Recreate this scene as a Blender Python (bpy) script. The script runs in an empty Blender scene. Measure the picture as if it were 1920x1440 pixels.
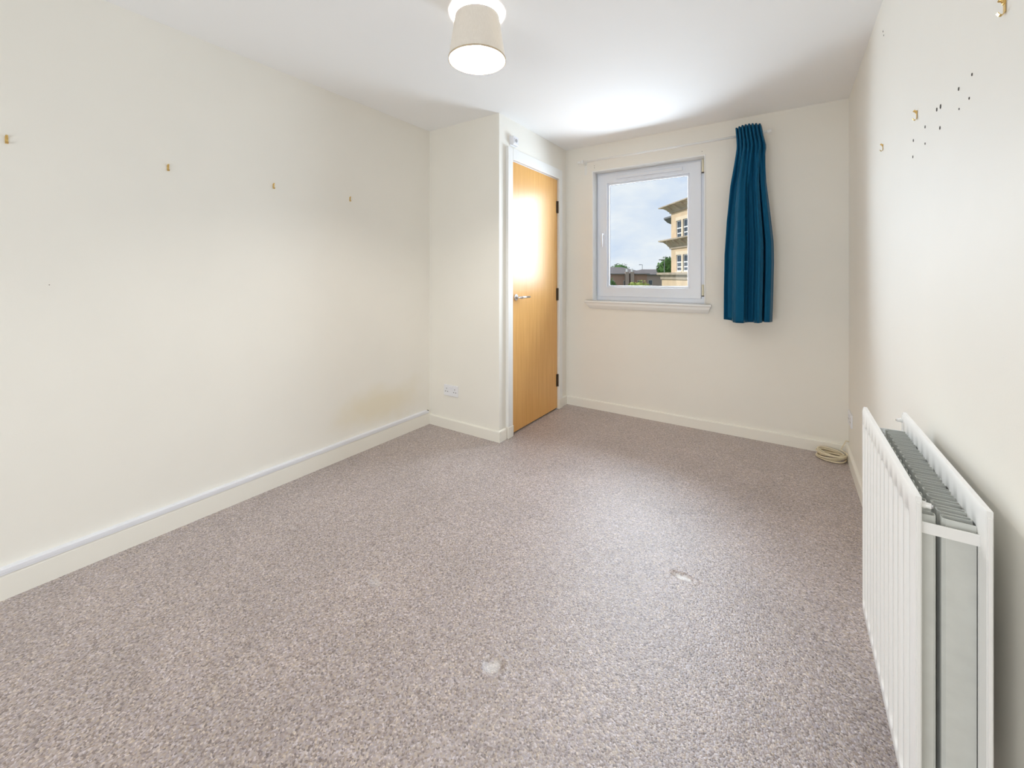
import bpy, bmesh, math, random
from mathutils import Vector, Matrix

random.seed(7)
SC = bpy.context.scene
COL = SC.collection
PI = math.pi

# ------------------------------------------------------------------ camera, world, lights, exposure
H = 2.40                      # ceiling height
XL, XC, XR = -2.451, -1.748, 0.343   # left wall, cupboard wall, right wall
YB, YR, YW = -1.60, 2.453, 3.549     # back wall, return wall, window wall

cam_d = bpy.data.cameras.new('camera')
cam = bpy.data.objects.new('camera', cam_d)
COL.objects.link(cam)
cam.location = (0, 0, 1.2127)
cam.rotation_euler = (PI / 2, 0, math.radians(33.689))
cam_d.sensor_width = 36
cam_d.lens = 36 * 774.0 / 1920
cam_d.shift_y = -(720 - 516.87) / 1920
cam_d.clip_start = 0.02
cam_d.clip_end = 1000
SC.camera = cam

SC.view_settings.view_transform = 'Standard'
SC.view_settings.look = 'None'
SC.view_settings.gamma = 1
SC.view_settings.use_curve_mapping = False
SC.view_settings.exposure = 0.06
SC.cycles.use_denoising = True
SC.cycles.max_bounces = 10
SC.cycles.diffuse_bounces = 7
SC.cycles.glossy_bounces = 4
SC.cycles.transparent_max_bounces = 12
SC.cycles.sample_clamp_indirect = 4.0

SKY_STRENGTH = 0.84
WINDOW_W = 72.0
WINDOW_COL = (0.85, 0.97, 1.12)
BACK_FILL_W = 26.0
BACK_FILL_COL = (1.0, 1.0, 0.99)
SUN = 3.0
BULB = 900.0
BULB_COL = (1.0, 0.95, 0.87)

W = bpy.data.worlds.new('world')
SC.world = W
W.use_nodes = True
nt = W.node_tree
nt.nodes.clear()
wo = nt.nodes.new('ShaderNodeOutputWorld')
wb = nt.nodes.new('ShaderNodeBackground')
tc = nt.nodes.new('ShaderNodeTexCoord')
mp = nt.nodes.new('ShaderNodeMapping')
mp.inputs['Scale'].default_value = (3.0, 3.0, 7.0)
ns = nt.nodes.new('ShaderNodeTexNoise')
ns.inputs['Scale'].default_value = 2.2
ns.inputs['Detail'].default_value = 7
ns.inputs['Roughness'].default_value = 0.55
cr = nt.nodes.new('ShaderNodeValToRGB')
cr.color_ramp.elements[0].position = 0.36
cr.color_ramp.elements[0].color = (0.78, 0.90, 1.08, 1)
cr.color_ramp.elements[1].position = 0.68
cr.color_ramp.elements[1].color = (1.06, 1.10, 1.13, 1)
nt.links.new(tc.outputs['Generated'], mp.inputs['Vector'])
nt.links.new(mp.outputs['Vector'], ns.inputs['Vector'])
nt.links.new(ns.outputs['Fac'], cr.inputs['Fac'])
nt.links.new(cr.outputs['Color'], wb.inputs['Color'])
wb.inputs['Strength'].default_value = SKY_STRENGTH
nt.links.new(wb.outputs['Background'], wo.inputs['Surface'])

sun_d = bpy.data.lights.new('sun', 'SUN')
sun_d.energy = SUN
sun_d.angle = math.radians(0.6)
sun_d.color = (1.0, 0.97, 0.92)
sun = bpy.data.objects.new('sun', sun_d)
COL.objects.link(sun)
sun.rotation_euler = Vector((0.85, 0.02, -0.55)).to_track_quat('-Z', 'Y').to_euler()

# daylight entering at the window pane
al_d = bpy.data.lights.new('window_daylight', 'AREA')
al_d.shape = 'RECTANGLE'
al_d.size = 0.86
al_d.size_y = 1.16
al_d.energy = WINDOW_W
al_d.color = WINDOW_COL
al = bpy.data.objects.new('window_daylight', al_d)
COL.objects.link(al)
al.location = (-1.005, YW + 0.38, 1.66)
al.rotation_euler = Vector((0, -0.90, -0.45)).to_track_quat('-Z', 'Y').to_euler()   # skylight falls downwards

# fill light added at an invented window in the unseen back wall
bl_d = bpy.data.lights.new('back_fill_light', 'AREA')
bl_d.shape = 'RECTANGLE'
bl_d.size = 1.44
bl_d.size_y = 1.20
bl_d.energy = BACK_FILL_W
bl_d.color = BACK_FILL_COL
bl = bpy.data.objects.new('back_fill_light', bl_d)
COL.objects.link(bl)
bl.location = (-1.20, YB - 0.095, 0.90)
bl.rotation_euler = Vector((0, 1, 0)).to_track_quat('-Z', 'Y').to_euler()

# ------------------------------------------------------------------ helpers
def lin(c):
    out = []
    for v in c[:3]:
        v = v / 255.0
        out.append(v / 12.92 if v <= 0.04045 else ((v + 0.055) / 1.055) ** 2.4)
    return (*out, 1.0)

def mat(name, srgb, rough=0.5, metal=0.0, spec=0.5, bump=None, noise=None, coat=0.0, sheen=0.0):
    """procedural principled material; noise=(scale, amount) colour variation, bump=(scale, strength, distance)"""
    m = bpy.data.materials.new(name)
    m.use_nodes = True
    t = m.node_tree
    b = t.nodes['Principled BSDF']
    b.inputs['Base Color'].default_value = lin(srgb)
    b.inputs['Roughness'].default_value = rough
    b.inputs['Metallic'].default_value = metal
    b.inputs['Specular IOR Level'].default_value = spec
    if coat:
        b.inputs['Coat Weight'].default_value = coat
        b.inputs['Coat Roughness'].default_value = 0.15
    if sheen:
        b.inputs['Sheen Weight'].default_value = sheen
        b.inputs['Sheen Roughness'].default_value = 0.4
    co = t.nodes.new('ShaderNodeTexCoord')
    if noise:
        n = t.nodes.new('ShaderNodeTexNoise')
        n.inputs['Scale'].default_value = noise[0]
        n.inputs['Detail'].default_value = 5
        t.links.new(co.outputs['Object'], n.inputs['Vector'])
        r = t.nodes.new('ShaderNodeValToRGB')
        a = noise[1]
        base = lin(srgb)
        r.color_ramp.elements[0].position = 0.3
        r.color_ramp.elements[1].position = 0.7
        r.color_ramp.elements[0].color = tuple(x * (1 - a) for x in base[:3]) + (1,)
        r.color_ramp.elements[1].color = tuple(min(1, x * (1 + a)) for x in base[:3]) + (1,)
        t.links.new(n.outputs['Fac'], r.inputs['Fac'])
        t.links.new(r.outputs['Color'], b.inputs['Base Color'])
    if bump:
        n2 = t.nodes.new('ShaderNodeTexNoise')
        n2.inputs['Scale'].default_value = bump[0]
        n2.inputs['Detail'].default_value = 3
        t.links.new(co.outputs['Object'], n2.inputs['Vector'])
        bp = t.nodes.new('ShaderNodeBump')
        bp.inputs['Strength'].default_value = bump[1]
        bp.inputs['Distance'].default_value = bump[2]
        t.links.new(n2.outputs['Fac'], bp.inputs['Height'])
        t.links.new(bp.outputs['Normal'], b.inputs['Normal'])
    return m

def obj(name, bm, m, parent=None, smooth=False, loc=None):
    me = bpy.data.meshes.new(name)
    bmesh.ops.recalc_face_normals(bm, faces=bm.faces)
    bm.to_mesh(me)
    bm.free()
    if smooth:
        for p in me.polygons:
            p.use_smooth = True
    if m is not None:
        me.materials.append(m)
    o = bpy.data.objects.new(name, me)
    COL.objects.link(o)
    if parent is not None:
        o.parent = parent
    if loc is not None:
        o.location = loc
    return o

def smooth_by_angle(o, deg=35):
    me = o.data
    for p in me.polygons:
        p.use_smooth = True
    bm = bmesh.new()
    bm.from_mesh(me)
    for e in bm.edges:
        if len(e.link_faces) == 2 and e.calc_face_angle(0) > math.radians(deg):
            e.smooth = False
    bm.to_mesh(me)
    bm.free()
    return o

def empty(name, loc=(0, 0, 0), rz=0.0):
    o = bpy.data.objects.new(name, None)
    o.empty_display_size = 0.05
    COL.objects.link(o)
    o.location = loc
    o.rotation_euler = (0, 0, rz)
    return o

def tag(o, label, cat, group=None):
    o['label'] = label
    o['category'] = cat
    if group:
        o['group'] = group
    return o

def struct(o, label=None):
    o['kind'] = 'structure'
    if label:
        o['label'] = label
    return o

def box(bm, x0, x1, y0, y1, z0, z1):
    vs = [bm.verts.new(p) for p in ((x0, y0, z0), (x1, y0, z0), (x1, y1, z0), (x0, y1, z0),
                                    (x0, y0, z1), (x1, y0, z1), (x1, y1, z1), (x0, y1, z1))]
    fs = []
    for f in ((0, 3, 2, 1), (4, 5, 6, 7), (0, 1, 5, 4), (1, 2, 6, 5), (2, 3, 7, 6), (3, 0, 4, 7)):
        fs.append(bm.faces.new([vs[i] for i in f]))
    return vs, fs

def boxes(*bs, bevel=0.0, seg=2):
    bm = bmesh.new()
    for b in bs:
        box(bm, *b)
    if bevel:
        bmesh.ops.bevel(bm, geom=list(bm.edges), offset=bevel, segments=seg, affect='EDGES', profile=0.5)
    return bm

def prism(pts, axis, a0, a1):
    """extrude a 2-D outline along an axis: axis x -> pts are (y,z); y -> (x,z); z -> (x,y)"""
    bm = bmesh.new()
    def P(p, a):
        return {'x': (a, p[0], p[1]), 'y': (p[0], a, p[1]), 'z': (p[0], p[1], a)}[axis]
    lo = [bm.verts.new(P(p, a0)) for p in pts]
    hi = [bm.verts.new(P(p, a1)) for p in pts]
    n = len(pts)
    bm.faces.new(lo)
    bm.faces.new(list(reversed(hi)))
    for i in range(n):
        bm.faces.new((lo[i], lo[(i + 1) % n], hi[(i + 1) % n], hi[i]))
    return bm

def lathe(prof, n=32, bm=None, M=None, closed=False):
    """prof = [(r, z)...] revolved about z"""
    bm = bm or bmesh.new()
    rings = []
    for r, z in prof:
        ring = []
        for i in range(n):
            a = 2 * PI * i / n
            v = Vector((r * math.cos(a), r * math.sin(a), z))
            if M is not None:
                v = M @ v
            ring.append(bm.verts.new(v))
        rings.append(ring)
    m = len(rings)
    for k in range(m if closed else m - 1):
        A, B = rings[k], rings[(k + 1) % m]
        for i in range(n):
            bm.faces.new((A[i], A[(i + 1) % n], B[(i + 1) % n], B[i]))
    if not closed:
        bm.faces.new(list(reversed(rings[0])))
        bm.faces.new(rings[-1])
    return bm

def tube(path, r, n=8, bm=None, closed=False):
    bm = bm or bmesh.new()
    pts = [Vector(p) for p in path]
    rings = []
    N = len(pts)
    up = Vector((0, 0, 1))
    prev = None
    for i, p in enumerate(pts):
        if closed:
            t = (pts[(i + 1) % N] - pts[i - 1]).normalized()
        else:
            t = (pts[min(i + 1, N - 1)] - pts[max(i - 1, 0)]).normalized()
        if prev is None:
            a = t.cross(up)
            if a.length < 1e-3:
                a = t.cross(Vector((1, 0, 0)))
            a.normalize()
        else:
            a = (prev - t * prev.dot(t)).normalized()
        prev = a
        b = t.cross(a)
        rr = r[i] if isinstance(r, (list, tuple)) else r
        rings.append([bm.verts.new(p + (a * math.cos(2 * PI * k / n) + b * math.sin(2 * PI * k / n)) * rr) for k in range(n)])
    for i in range(N if closed else N - 1):
        A, B = rings[i], rings[(i + 1) % N]
        for k in range(n):
            bm.faces.new((A[k], A[(k + 1) % n], B[(k + 1) % n], B[k]))
    if not closed:
        bm.faces.new(rings[0])
        bm.faces.new(rings[-1])
    return bm

def rotmat_to(axis):
    return Vector((0, 0, 1)).rotation_difference(Vector(axis)).to_matrix().to_4x4()

def interp(x, ks):
    if x <= ks[0][0]:
        return ks[0][1]
    for (a, va), (b, vb) in zip(ks, ks[1:]):
        if x <= b:
            t = (x - a) / (b - a)
            t = t * t * (3 - 2 * t)
            return va + (vb - va) * t
    return ks[-1][1]

def lerpk(x, ks):
    if x <= ks[0][0]:
        return ks[0][1]
    for (a, va), (b, vb) in zip(ks, ks[1:]):
        if x <= b:
            return va + (vb - va) * (x - a) / (b - a)
    return ks[-1][1]

# ------------------------------------------------------------------ materials
M_WALL = mat('cream_emulsion', (240, 237, 229), 0.6, spec=0.25, bump=(260, 0.06, 0.002), noise=(2.5, 0.012))
M_CEIL = mat('white_ceiling_paint', (246, 246, 246), 0.8, spec=0.2, bump=(260, 0.05, 0.002))
M_SKIRT = mat('cream_gloss_woodwork', (241, 238, 229), 0.35, spec=0.5, bump=(60, 0.03, 0.001))
M_TRIM = mat('white_satin_woodwork', (240, 240, 238), 0.35, spec=0.5, bump=(70, 0.03, 0.001))
M_UPVC = mat('white_window_frame', (232, 237, 246), 0.28, spec=0.5, bump=(40, 0.01, 0.001))
M_PLASTIC = mat('white_plastic', (236, 237, 242), 0.3, spec=0.5, bump=(80, 0.01, 0.0005))
M_IVORY = mat('ivory_plastic', (232, 228, 205), 0.4, bump=(80, 0.01, 0.0005))
M_DARK = mat('dark_hole', (40, 38, 36), 0.9, spec=0.1, noise=(200, 0.2))
M_PLUG = mat('grey_wall_plug', (96, 92, 88), 0.8, spec=0.2, noise=(300, 0.3))
M_RAD = mat('radiator_enamel', (247, 247, 246), 0.22, spec=0.5, bump=(30, 0.01, 0.001))
M_FIN = mat('grey_primed_fins', (214, 216, 212), 0.5, spec=0.4, noise=(25, 0.05))
M_BRASS = mat('brass', (228, 196, 128), 0.32, metal=1.0, noise=(120, 0.1))
M_CHROME = mat('chrome', (225, 225, 228), 0.12, metal=1.0, noise=(60, 0.03))
M_STEEL = mat('aged_steel', (110, 96, 84), 0.4, metal=0.9, noise=(150, 0.15))
M_CABLE = mat('cream_cable', (226, 214, 186), 0.45, noise=(40, 0.04))
M_RUBBER = mat('dark_gap', (58, 56, 60), 0.8, noise=(40, 0.1))

def yellow_patch_wall():
    """left wall: the cream paint with a faint yellower patch low down by the corner"""
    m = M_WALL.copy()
    m.name = 'cream_emulsion_with_yellow_patch'
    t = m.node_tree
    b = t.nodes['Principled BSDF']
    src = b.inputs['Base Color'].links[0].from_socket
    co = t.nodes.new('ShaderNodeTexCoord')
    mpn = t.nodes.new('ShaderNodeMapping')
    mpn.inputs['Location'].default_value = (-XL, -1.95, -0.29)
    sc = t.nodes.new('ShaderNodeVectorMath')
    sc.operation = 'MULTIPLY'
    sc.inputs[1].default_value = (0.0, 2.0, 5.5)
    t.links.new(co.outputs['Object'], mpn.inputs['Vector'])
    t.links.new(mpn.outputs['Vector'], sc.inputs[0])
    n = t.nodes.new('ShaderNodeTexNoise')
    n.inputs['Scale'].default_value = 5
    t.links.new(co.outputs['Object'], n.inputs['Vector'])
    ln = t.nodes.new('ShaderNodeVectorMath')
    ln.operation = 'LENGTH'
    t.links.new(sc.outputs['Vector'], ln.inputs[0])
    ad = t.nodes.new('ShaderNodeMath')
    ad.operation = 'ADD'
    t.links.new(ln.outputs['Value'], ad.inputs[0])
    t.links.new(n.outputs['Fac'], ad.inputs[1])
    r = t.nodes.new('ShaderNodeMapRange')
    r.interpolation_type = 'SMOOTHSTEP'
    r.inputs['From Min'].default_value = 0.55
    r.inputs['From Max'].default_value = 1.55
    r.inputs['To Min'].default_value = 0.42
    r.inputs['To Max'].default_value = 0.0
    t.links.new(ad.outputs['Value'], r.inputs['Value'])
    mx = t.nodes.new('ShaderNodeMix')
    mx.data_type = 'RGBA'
    mx.inputs['B'].default_value = lin((232, 217, 176))  # yellower tint of the soft patch
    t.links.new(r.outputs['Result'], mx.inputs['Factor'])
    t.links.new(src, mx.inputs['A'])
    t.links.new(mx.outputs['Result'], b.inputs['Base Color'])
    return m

DENTS = [(-0.351, 1.766, 0.040, 0.022, 0.85), (-0.760, 1.036, 0.030, 0.030, 0.62),
         (-1.357, 1.063, 0.028, 0.024, 0.30), (-1.987, 1.075, 0.030, 0.020, 0.25)]

def carpet():
    m = bpy.data.materials.new('loop_pile_carpet')
    m.use_nodes = True
    t = m.node_tree
    b = t.nodes['Principled BSDF']
    b.inputs['Roughness'].default_value = 0.50
    b.inputs['IOR'].default_value = 1.65
    b.inputs['Specular IOR Level'].default_value = 1.0
    b.inputs['Sheen Weight'].default_value = 0.45
    b.inputs['Sheen Roughness'].default_value = 0.4
    co = t.nodes.new('ShaderNodeTexCoord')
    v = t.nodes.new('ShaderNodeTexVoronoi')
    v.inputs['Scale'].default_value = 210
    t.links.new(co.outputs['Object'], v.inputs['Vector'])
    sep = t.nodes.new('ShaderNodeSeparateColor')
    t.links.new(v.outputs['Color'], sep.inputs['Color'])
    cr = t.nodes.new('ShaderNodeValToRGB')
    cr.color_ramp.interpolation = 'LINEAR'
    els = cr.color_ramp.elements
    els[0].position = 0.0
    els[0].color = lin((108, 93, 88))
    els[1].position = 1.0
    els[1].color = lin((222, 212, 208))
    for pos, c in ((0.18, (150, 134, 127)), (0.36, (168, 153, 149)), (0.55, (178, 166, 166)), (0.72, (184, 170, 156)), (0.86, (196, 185, 184))):
        e = els.new(pos)
        e.color = lin(c)
    t.links.new(sep.outputs['Red'], cr.inputs['Fac'])
    hr = t.nodes.new('ShaderNodeValToRGB')
    hr.color_ramp.elements[0].position = 0.0
    hr.color_ramp.elements[0].color = (1.08, 0.99, 0.84, 1)
    hr.color_ramp.elements[1].position = 1.0
    hr.color_ramp.elements[1].color = (0.97, 0.97, 1.08, 1)
    he = hr.color_ramp.elements.new(0.5)
    he.color = (1.02, 0.98, 0.99, 1)
    t.links.new(sep.outputs['Green'], hr.inputs['Fac'])
    hm = t.nodes.new('ShaderNodeVectorMath')
    hm.operation = 'MULTIPLY'
    t.links.new(cr.outputs['Color'], hm.inputs[0])
    t.links.new(hr.outputs['Color'], hm.inputs[1])
    # broad worn / brushed patches
    n = t.nodes.new('ShaderNodeTexNoise')
    n.inputs['Scale'].default_value = 3.2
    n.inputs['Detail'].default_value = 4
    n.inputs['Roughness'].default_value = 0.6
    t.links.new(co.outputs['Object'], n.inputs['Vector'])
    mr = t.nodes.new('ShaderNodeMapRange')
    mr.inputs['From Min'].default_value = 0.3
    mr.inputs['From Max'].default_value = 0.7
    mr.inputs['To Min'].default_value = 0.76
    mr.inputs['To Max'].default_value = 0.93
    t.links.new(n.outputs['Fac'], mr.inputs['Value'])
    # medium mottling, streaked along the rows of loops
    mp2 = t.nodes.new('ShaderNodeMapping')
    mp2.inputs['Scale'].default_value = (1.0, 0.45, 1.0)
    t.links.new(co.outputs['Object'], mp2.inputs['Vector'])
    n3 = t.nodes.new('ShaderNodeTexNoise')
    n3.inputs['Scale'].default_value = 60
    n3.inputs['Detail'].default_value = 3
    t.links.new(mp2.outputs['Vector'], n3.inputs['Vector'])
    mr3 = t.nodes.new('ShaderNodeMapRange')
    mr3.inputs['From Min'].default_value = 0.3
    mr3.inputs['From Max'].default_value = 0.7
    mr3.inputs['To Min'].default_value = 0.95
    mr3.inputs['To Max'].default_value = 1.05
    t.links.new(n3.outputs['Fac'], mr3.inputs['Value'])
    mul = t.nodes.new('ShaderNodeMath')
    mul.operation = 'MULTIPLY'
    t.links.new(mr.outputs['Result'], mul.inputs[0])
    t.links.new(mr3.outputs['Result'], mul.inputs[1])
    vm = t.nodes.new('ShaderNodeVectorMath')
    vm.operation = 'SCALE'
    t.links.new(hm.outputs['Vector'], vm.inputs[0])
    t.links.new(mul.outputs['Value'], vm.inputs['Scale'])
    last = vm.outputs['Vector']
    # pale crushed pile where furniture feet stood, with ragged outlines
    dn = t.nodes.new('ShaderNodeTexNoise')
    dn.inputs['Scale'].default_value = 55
    dn.inputs['Detail'].default_value = 3
    t.links.new(co.outputs['Object'], dn.inputs['Vector'])
    dm = t.nodes.new('ShaderNodeMapRange')
    dm.inputs['From Min'].default_value = 0.3
    dm.inputs['From Max'].default_value = 0.7
    dm.inputs['To Min'].default_value = -0.35
    dm.inputs['To Max'].default_value = 0.45
    t.links.new(dn.outputs['Fac'], dm.inputs['Value'])
    for (dx, dy, rx, ry, amt) in DENTS:
        mpd = t.nodes.new('ShaderNodeMapping')
        mpd.inputs['Location'].default_value = (-dx / rx, -dy / ry, 0)
        mpd.inputs['Scale'].default_value = (1 / rx, 1 / ry, 0)
        t.links.new(co.outputs['Object'], mpd.inputs['Vector'])
        le = t.nodes.new('ShaderNodeVectorMath')
        le.operation = 'LENGTH'
        t.links.new(mpd.outputs['Vector'], le.inputs[0])
        rr = t.nodes.new('ShaderNodeMapRange')
        rr.interpolation_type = 'SMOOTHSTEP'
        rr.inputs['From Min'].default_value = 0.25
        rr.inputs['From Max'].default_value = 1.1
        rr.inputs['To Min'].default_value = amt
        rr.inputs['To Max'].default_value = 0.0
        da = t.nodes.new('ShaderNodeMath')
        da.operation = 'ADD'
        t.links.new(le.outputs['Value'], da.inputs[0])
        t.links.new(dm.outputs['Result'], da.inputs[1])
        t.links.new(da.outputs['Value'], rr.inputs['Value'])
        mx = t.nodes.new('ShaderNodeMix')
        mx.data_type = 'RGBA'
        mx.inputs['B'].default_value = lin((226, 222, 218))
        t.links.new(rr.outputs['Result'], mx.inputs['Factor'])
        t.links.new(last, mx.inputs['A'])
        last = mx.outputs['Result']
    t.links.new(last, b.inputs['Base Color'])
    bp = t.nodes.new('ShaderNodeBump')
    bp.inputs['Strength'].default_value = 0.35
    bp.inputs['Distance'].default_value = 0.003
    bp.invert = True
    t.links.new(v.outputs['Distance'], bp.inputs['Height'])
    t.links.new(bp.outputs['Normal'], b.inputs['Normal'])
    return m

def oak_veneer():
    m = bpy.data.materials.new('varnished_oak_veneer')
    m.use_nodes = True
    t = m.node_tree
    b = t.nodes['Principled BSDF']
    b.inputs['Roughness'].default_value = 0.30
    b.inputs['Specular IOR Level'].default_value = 0.42
    co = t.nodes.new('ShaderNodeTexCoord')
    mpn = t.nodes.new('ShaderNodeMapping')
    mpn.inputs['Scale'].default_value = (1, 26, 0.7)
    t.links.new(co.outputs['Object'], mpn.inputs['Vector'])
    n = t.nodes.new('ShaderNodeTexNoise')
    n.inputs['Scale'].default_value = 3.0
    n.inputs['Detail'].default_value = 8
    n.inputs['Roughness'].default_value = 0.65
    n.inputs['Distortion'].default_value = 0.3
    t.links.new(mpn.outputs['Vector'], n.inputs['Vector'])
    cr = t.nodes.new('ShaderNodeValToRGB')
    cr.color_ramp.elements[0].position = 0.25
    cr.color_ramp.elements[0].color = lin((214, 156, 84))
    cr.color_ramp.elements[1].position = 0.75
    cr.color_ramp.elements[1].color = lin((238, 188, 116))
    t.links.new(n.outputs['Fac'], cr.inputs['Fac'])
    t.links.new(cr.outputs['Color'], b.inputs['Base Color'])
    bp = t.nodes.new('ShaderNodeBump')
    bp.inputs['Strength'].default_value = 0.03
    bp.inputs['Distance'].default_value = 0.001
    t.links.new(n.outputs['Fac'], bp.inputs['Height'])
    t.links.new(bp.outputs['Normal'], b.inputs['Normal'])
    return m

def glass_mat(name='window_glass', tint=(0.97, 0.98, 0.98)):
    m = bpy.data.materials.new(name)
    m.use_nodes = True
    t = m.node_tree
    t.nodes.clear()
    out = t.nodes.new('ShaderNodeOutputMaterial')
    tr = t.nodes.new('ShaderNodeBsdfTransparent')
    tr.inputs['Color'].default_value = (*tint, 1)
    gl = t.nodes.new('ShaderNodeBsdfGlossy')
    gl.inputs['Roughness'].default_value = 0.0
    fr = t.nodes.new('ShaderNodeFresnel')
    fr.inputs['IOR'].default_value = 1.25
    mx = t.nodes.new('ShaderNodeMixShader')
    t.links.new(fr.outputs['Fac'], mx.inputs['Fac'])
    t.links.new(tr.outputs['BSDF'], mx.inputs[1])
    t.links.new(gl.outputs['BSDF'], mx.inputs[2])
    t.links.new(mx.outputs['Shader'], out.inputs['Surface'])
    return m

def shade_mat():
    m = bpy.data.materials.new('pale_fabric_shade')
    m.use_nodes = True
    t = m.node_tree
    t.nodes.clear()
    out = t.nodes.new('ShaderNodeOutputMaterial')
    co = t.nodes.new('ShaderNodeTexCoord')
    mpn = t.nodes.new('ShaderNodeMapping')
    mpn.inputs['Scale'].default_value = (60, 60, 2)
    n = t.nodes.new('ShaderNodeTexNoise')
    n.inputs['Scale'].default_value = 6
    t.links.new(co.outputs['Object'], mpn.inputs['Vector'])
    t.links.new(mpn.outputs['Vector'], n.inputs['Vector'])
    cr = t.nodes.new('ShaderNodeValToRGB')
    cr.color_ramp.elements[0].color = lin((226, 222, 216))
    cr.color_ramp.elements[1].color = lin((242, 239, 234))
    t.links.new(n.outputs['Fac'], cr.inputs['Fac'])
    d = t.nodes.new('ShaderNodeBsdfDiffuse')
    tl = t.nodes.new('ShaderNodeBsdfTranslucent')
    tl.inputs['Color'].default_value = lin((226, 222, 214))
    t.links.new(cr.outputs['Color'], d.inputs['Color'])
    mx = t.nodes.new('ShaderNodeMixShader')
    mx.inputs['Fac'].default_value = 0.15
    t.links.new(d.outputs['BSDF'], mx.inputs[1])
    t.links.new(tl.outputs['BSDF'], mx.inputs[2])
    t.links.new(mx.outputs['Shader'], out.inputs['Surface'])
    return m

def emit_mat(name, col, strength):
    m = bpy.data.materials.new(name)
    m.use_nodes = True
    t = m.node_tree
    t.nodes.clear()
    out = t.nodes.new('ShaderNodeOutputMaterial')
    e = t.nodes.new('ShaderNodeEmission')
    e.inputs['Color'].default_value = (*col, 1)
    e.inputs['Strength'].default_value = strength
    t.links.new(e.outputs['Emission'], out.inputs['Surface'])
    return m

def brick_mat(name, c1, c2, mortar, scale):
    m = bpy.data.materials.new(name)
    m.use_nodes = True
    t = m.node_tree
    b = t.nodes['Principled BSDF']
    b.inputs['Roughness'].default_value = 0.9
    co = t.nodes.new('ShaderNodeTexCoord')
    sp = t.nodes.new('ShaderNodeSeparateXYZ')
    cb = t.nodes.new('ShaderNodeCombineXYZ')
    ad = t.nodes.new('ShaderNodeMath')
    ad.operation = 'ADD'
    t.links.new(co.outputs['Object'], sp.inputs['Vector'])
    t.links.new(sp.outputs['X'], ad.inputs[0])
    t.links.new(sp.outputs['Y'], ad.inputs[1])
    t.links.new(ad.outputs['Value'], cb.inputs['X'])
    t.links.new(sp.outputs['Z'], cb.inputs['Y'])
    br = t.nodes.new('ShaderNodeTexBrick')
    br.inputs['Color1'].default_value = lin(c1)
    br.inputs['Color2'].default_value = lin(c2)
    br.inputs['Mortar'].default_value = lin(mortar)
    br.inputs['Scale'].default_value = scale
    br.inputs['Mortar Size'].default_value = 0.008
    t.links.new(cb.outputs['Vector'], br.inputs['Vector'])
    t.links.new(br.outputs['Color'], b.inputs['Base Color'])
    return m

M_WALL_PATCH = yellow_patch_wall()
M_CARPET = carpet()
M_OAK = oak_veneer()
M_GLASS = glass_mat()
M_SHADE = shade_mat()
M_BULB = emit_mat('lit_bulb', BULB_COL, BULB)

# ------------------------------------------------------------------ the room
T = 0.12
WX0, WX1, WZ0, WZ1 = -1.486, -0.534, 0.975, 2.168       # window opening
DY0, DY1, DZ1 = 2.600, 3.360, 2.088                      # door opening

# carpeted floor: fine grid round the furniture dents, pressed in there
def axis_vals(a, b, step, spots):
    vals = set()
    n = max(1, int((b - a) / step))
    for i in range(n + 1):
        vals.add(round(a + (b - a) * i / n, 4))
    for s in spots:
        for k in range(-9, 10):
            v = round(s + k * 0.008, 4)
            if a < v < b:
                vals.add(v)
    return sorted(vals)

bm = bmesh.new()
xs = axis_vals(XL - T, XR + T, 0.15, [d[0] for d in DENTS])
ys = axis_vals(YB - T, YW + T, 0.15, [d[1] for d in DENTS])
def floor_z(x, y):
    z = 0.0
    for (dx, dy, rx, ry, amt) in DENTS:
        q = math.hypot((x - dx) / rx, (y - dy) / ry)
        if q < 1.9:
            z -= 0.007 * max(0, 1 - (q / 1.15) ** 3) if q < 1.15 else 0
            z += 0.0025 * math.exp(-((q - 1.35) / 0.25) ** 2)
    return z
g = [[bm.verts.new((x, y, floor_z(x, y))) for y in ys] for x in xs]
for i in range(len(xs) - 1):
    for j in range(len(ys) - 1):
        bm.faces.new((g[i][j], g[i + 1][j], g[i + 1][j + 1], g[i][j + 1]))
fl = obj('floor', bm, M_CARPET, smooth=True)
for p in fl.data.polygons:
    if p.normal.z < 0:
        p.flip()
struct(fl, 'speckled beige-brown loop pile carpet with pale furniture dents')
struct(obj('subfloor', boxes((XL - T, XR + T, YB - T, YW + T, -0.25, -0.03)), M_CEIL))
struct(obj('ceiling', boxes((XL - T, XR + T, YB - T, YW + T, H, H + 0.2)), M_CEIL), 'plain white ceiling')

wall_left = struct(obj('wall_left', boxes((XL - T, XL, YB - T, YW + T, 0, H)), M_WALL_PATCH), 'cream wall with four brass hooks')
wall_right = struct(obj('wall_right', boxes((XR, XR + T, YB - T, YW + T, 0, H)), M_WALL), 'cream wall behind the radiator')
BX0, BX1, BZ0, BZ1 = -2.0, -0.4, 0.22, 1.58              # opening for the invented window behind the camera
struct(obj('wall_back', boxes((XL, BX0, YB - T, YB, 0, H), (BX1, XR, YB - T, YB, 0, H),
                              (BX0, BX1, YB - T, YB, 0, BZ0), (BX0, BX1, YB - T, YB, BZ1, H)), M_WALL))
wall_front = struct(obj('wall_front', boxes((XL, WX0, YW, YW + T, 0, H), (WX1, XR, YW, YW + T, 0, H),
                                            (WX0, WX1, YW, YW + T, 0, WZ0), (WX0, WX1, YW, YW + T, WZ1, H)), M_WALL), 'cream window wall')
struct(obj('wall_return', boxes((XL, XC, YR, YR + 0.1, 0, H)), M_WALL), 'cream cupboard end wall with double socket')
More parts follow.
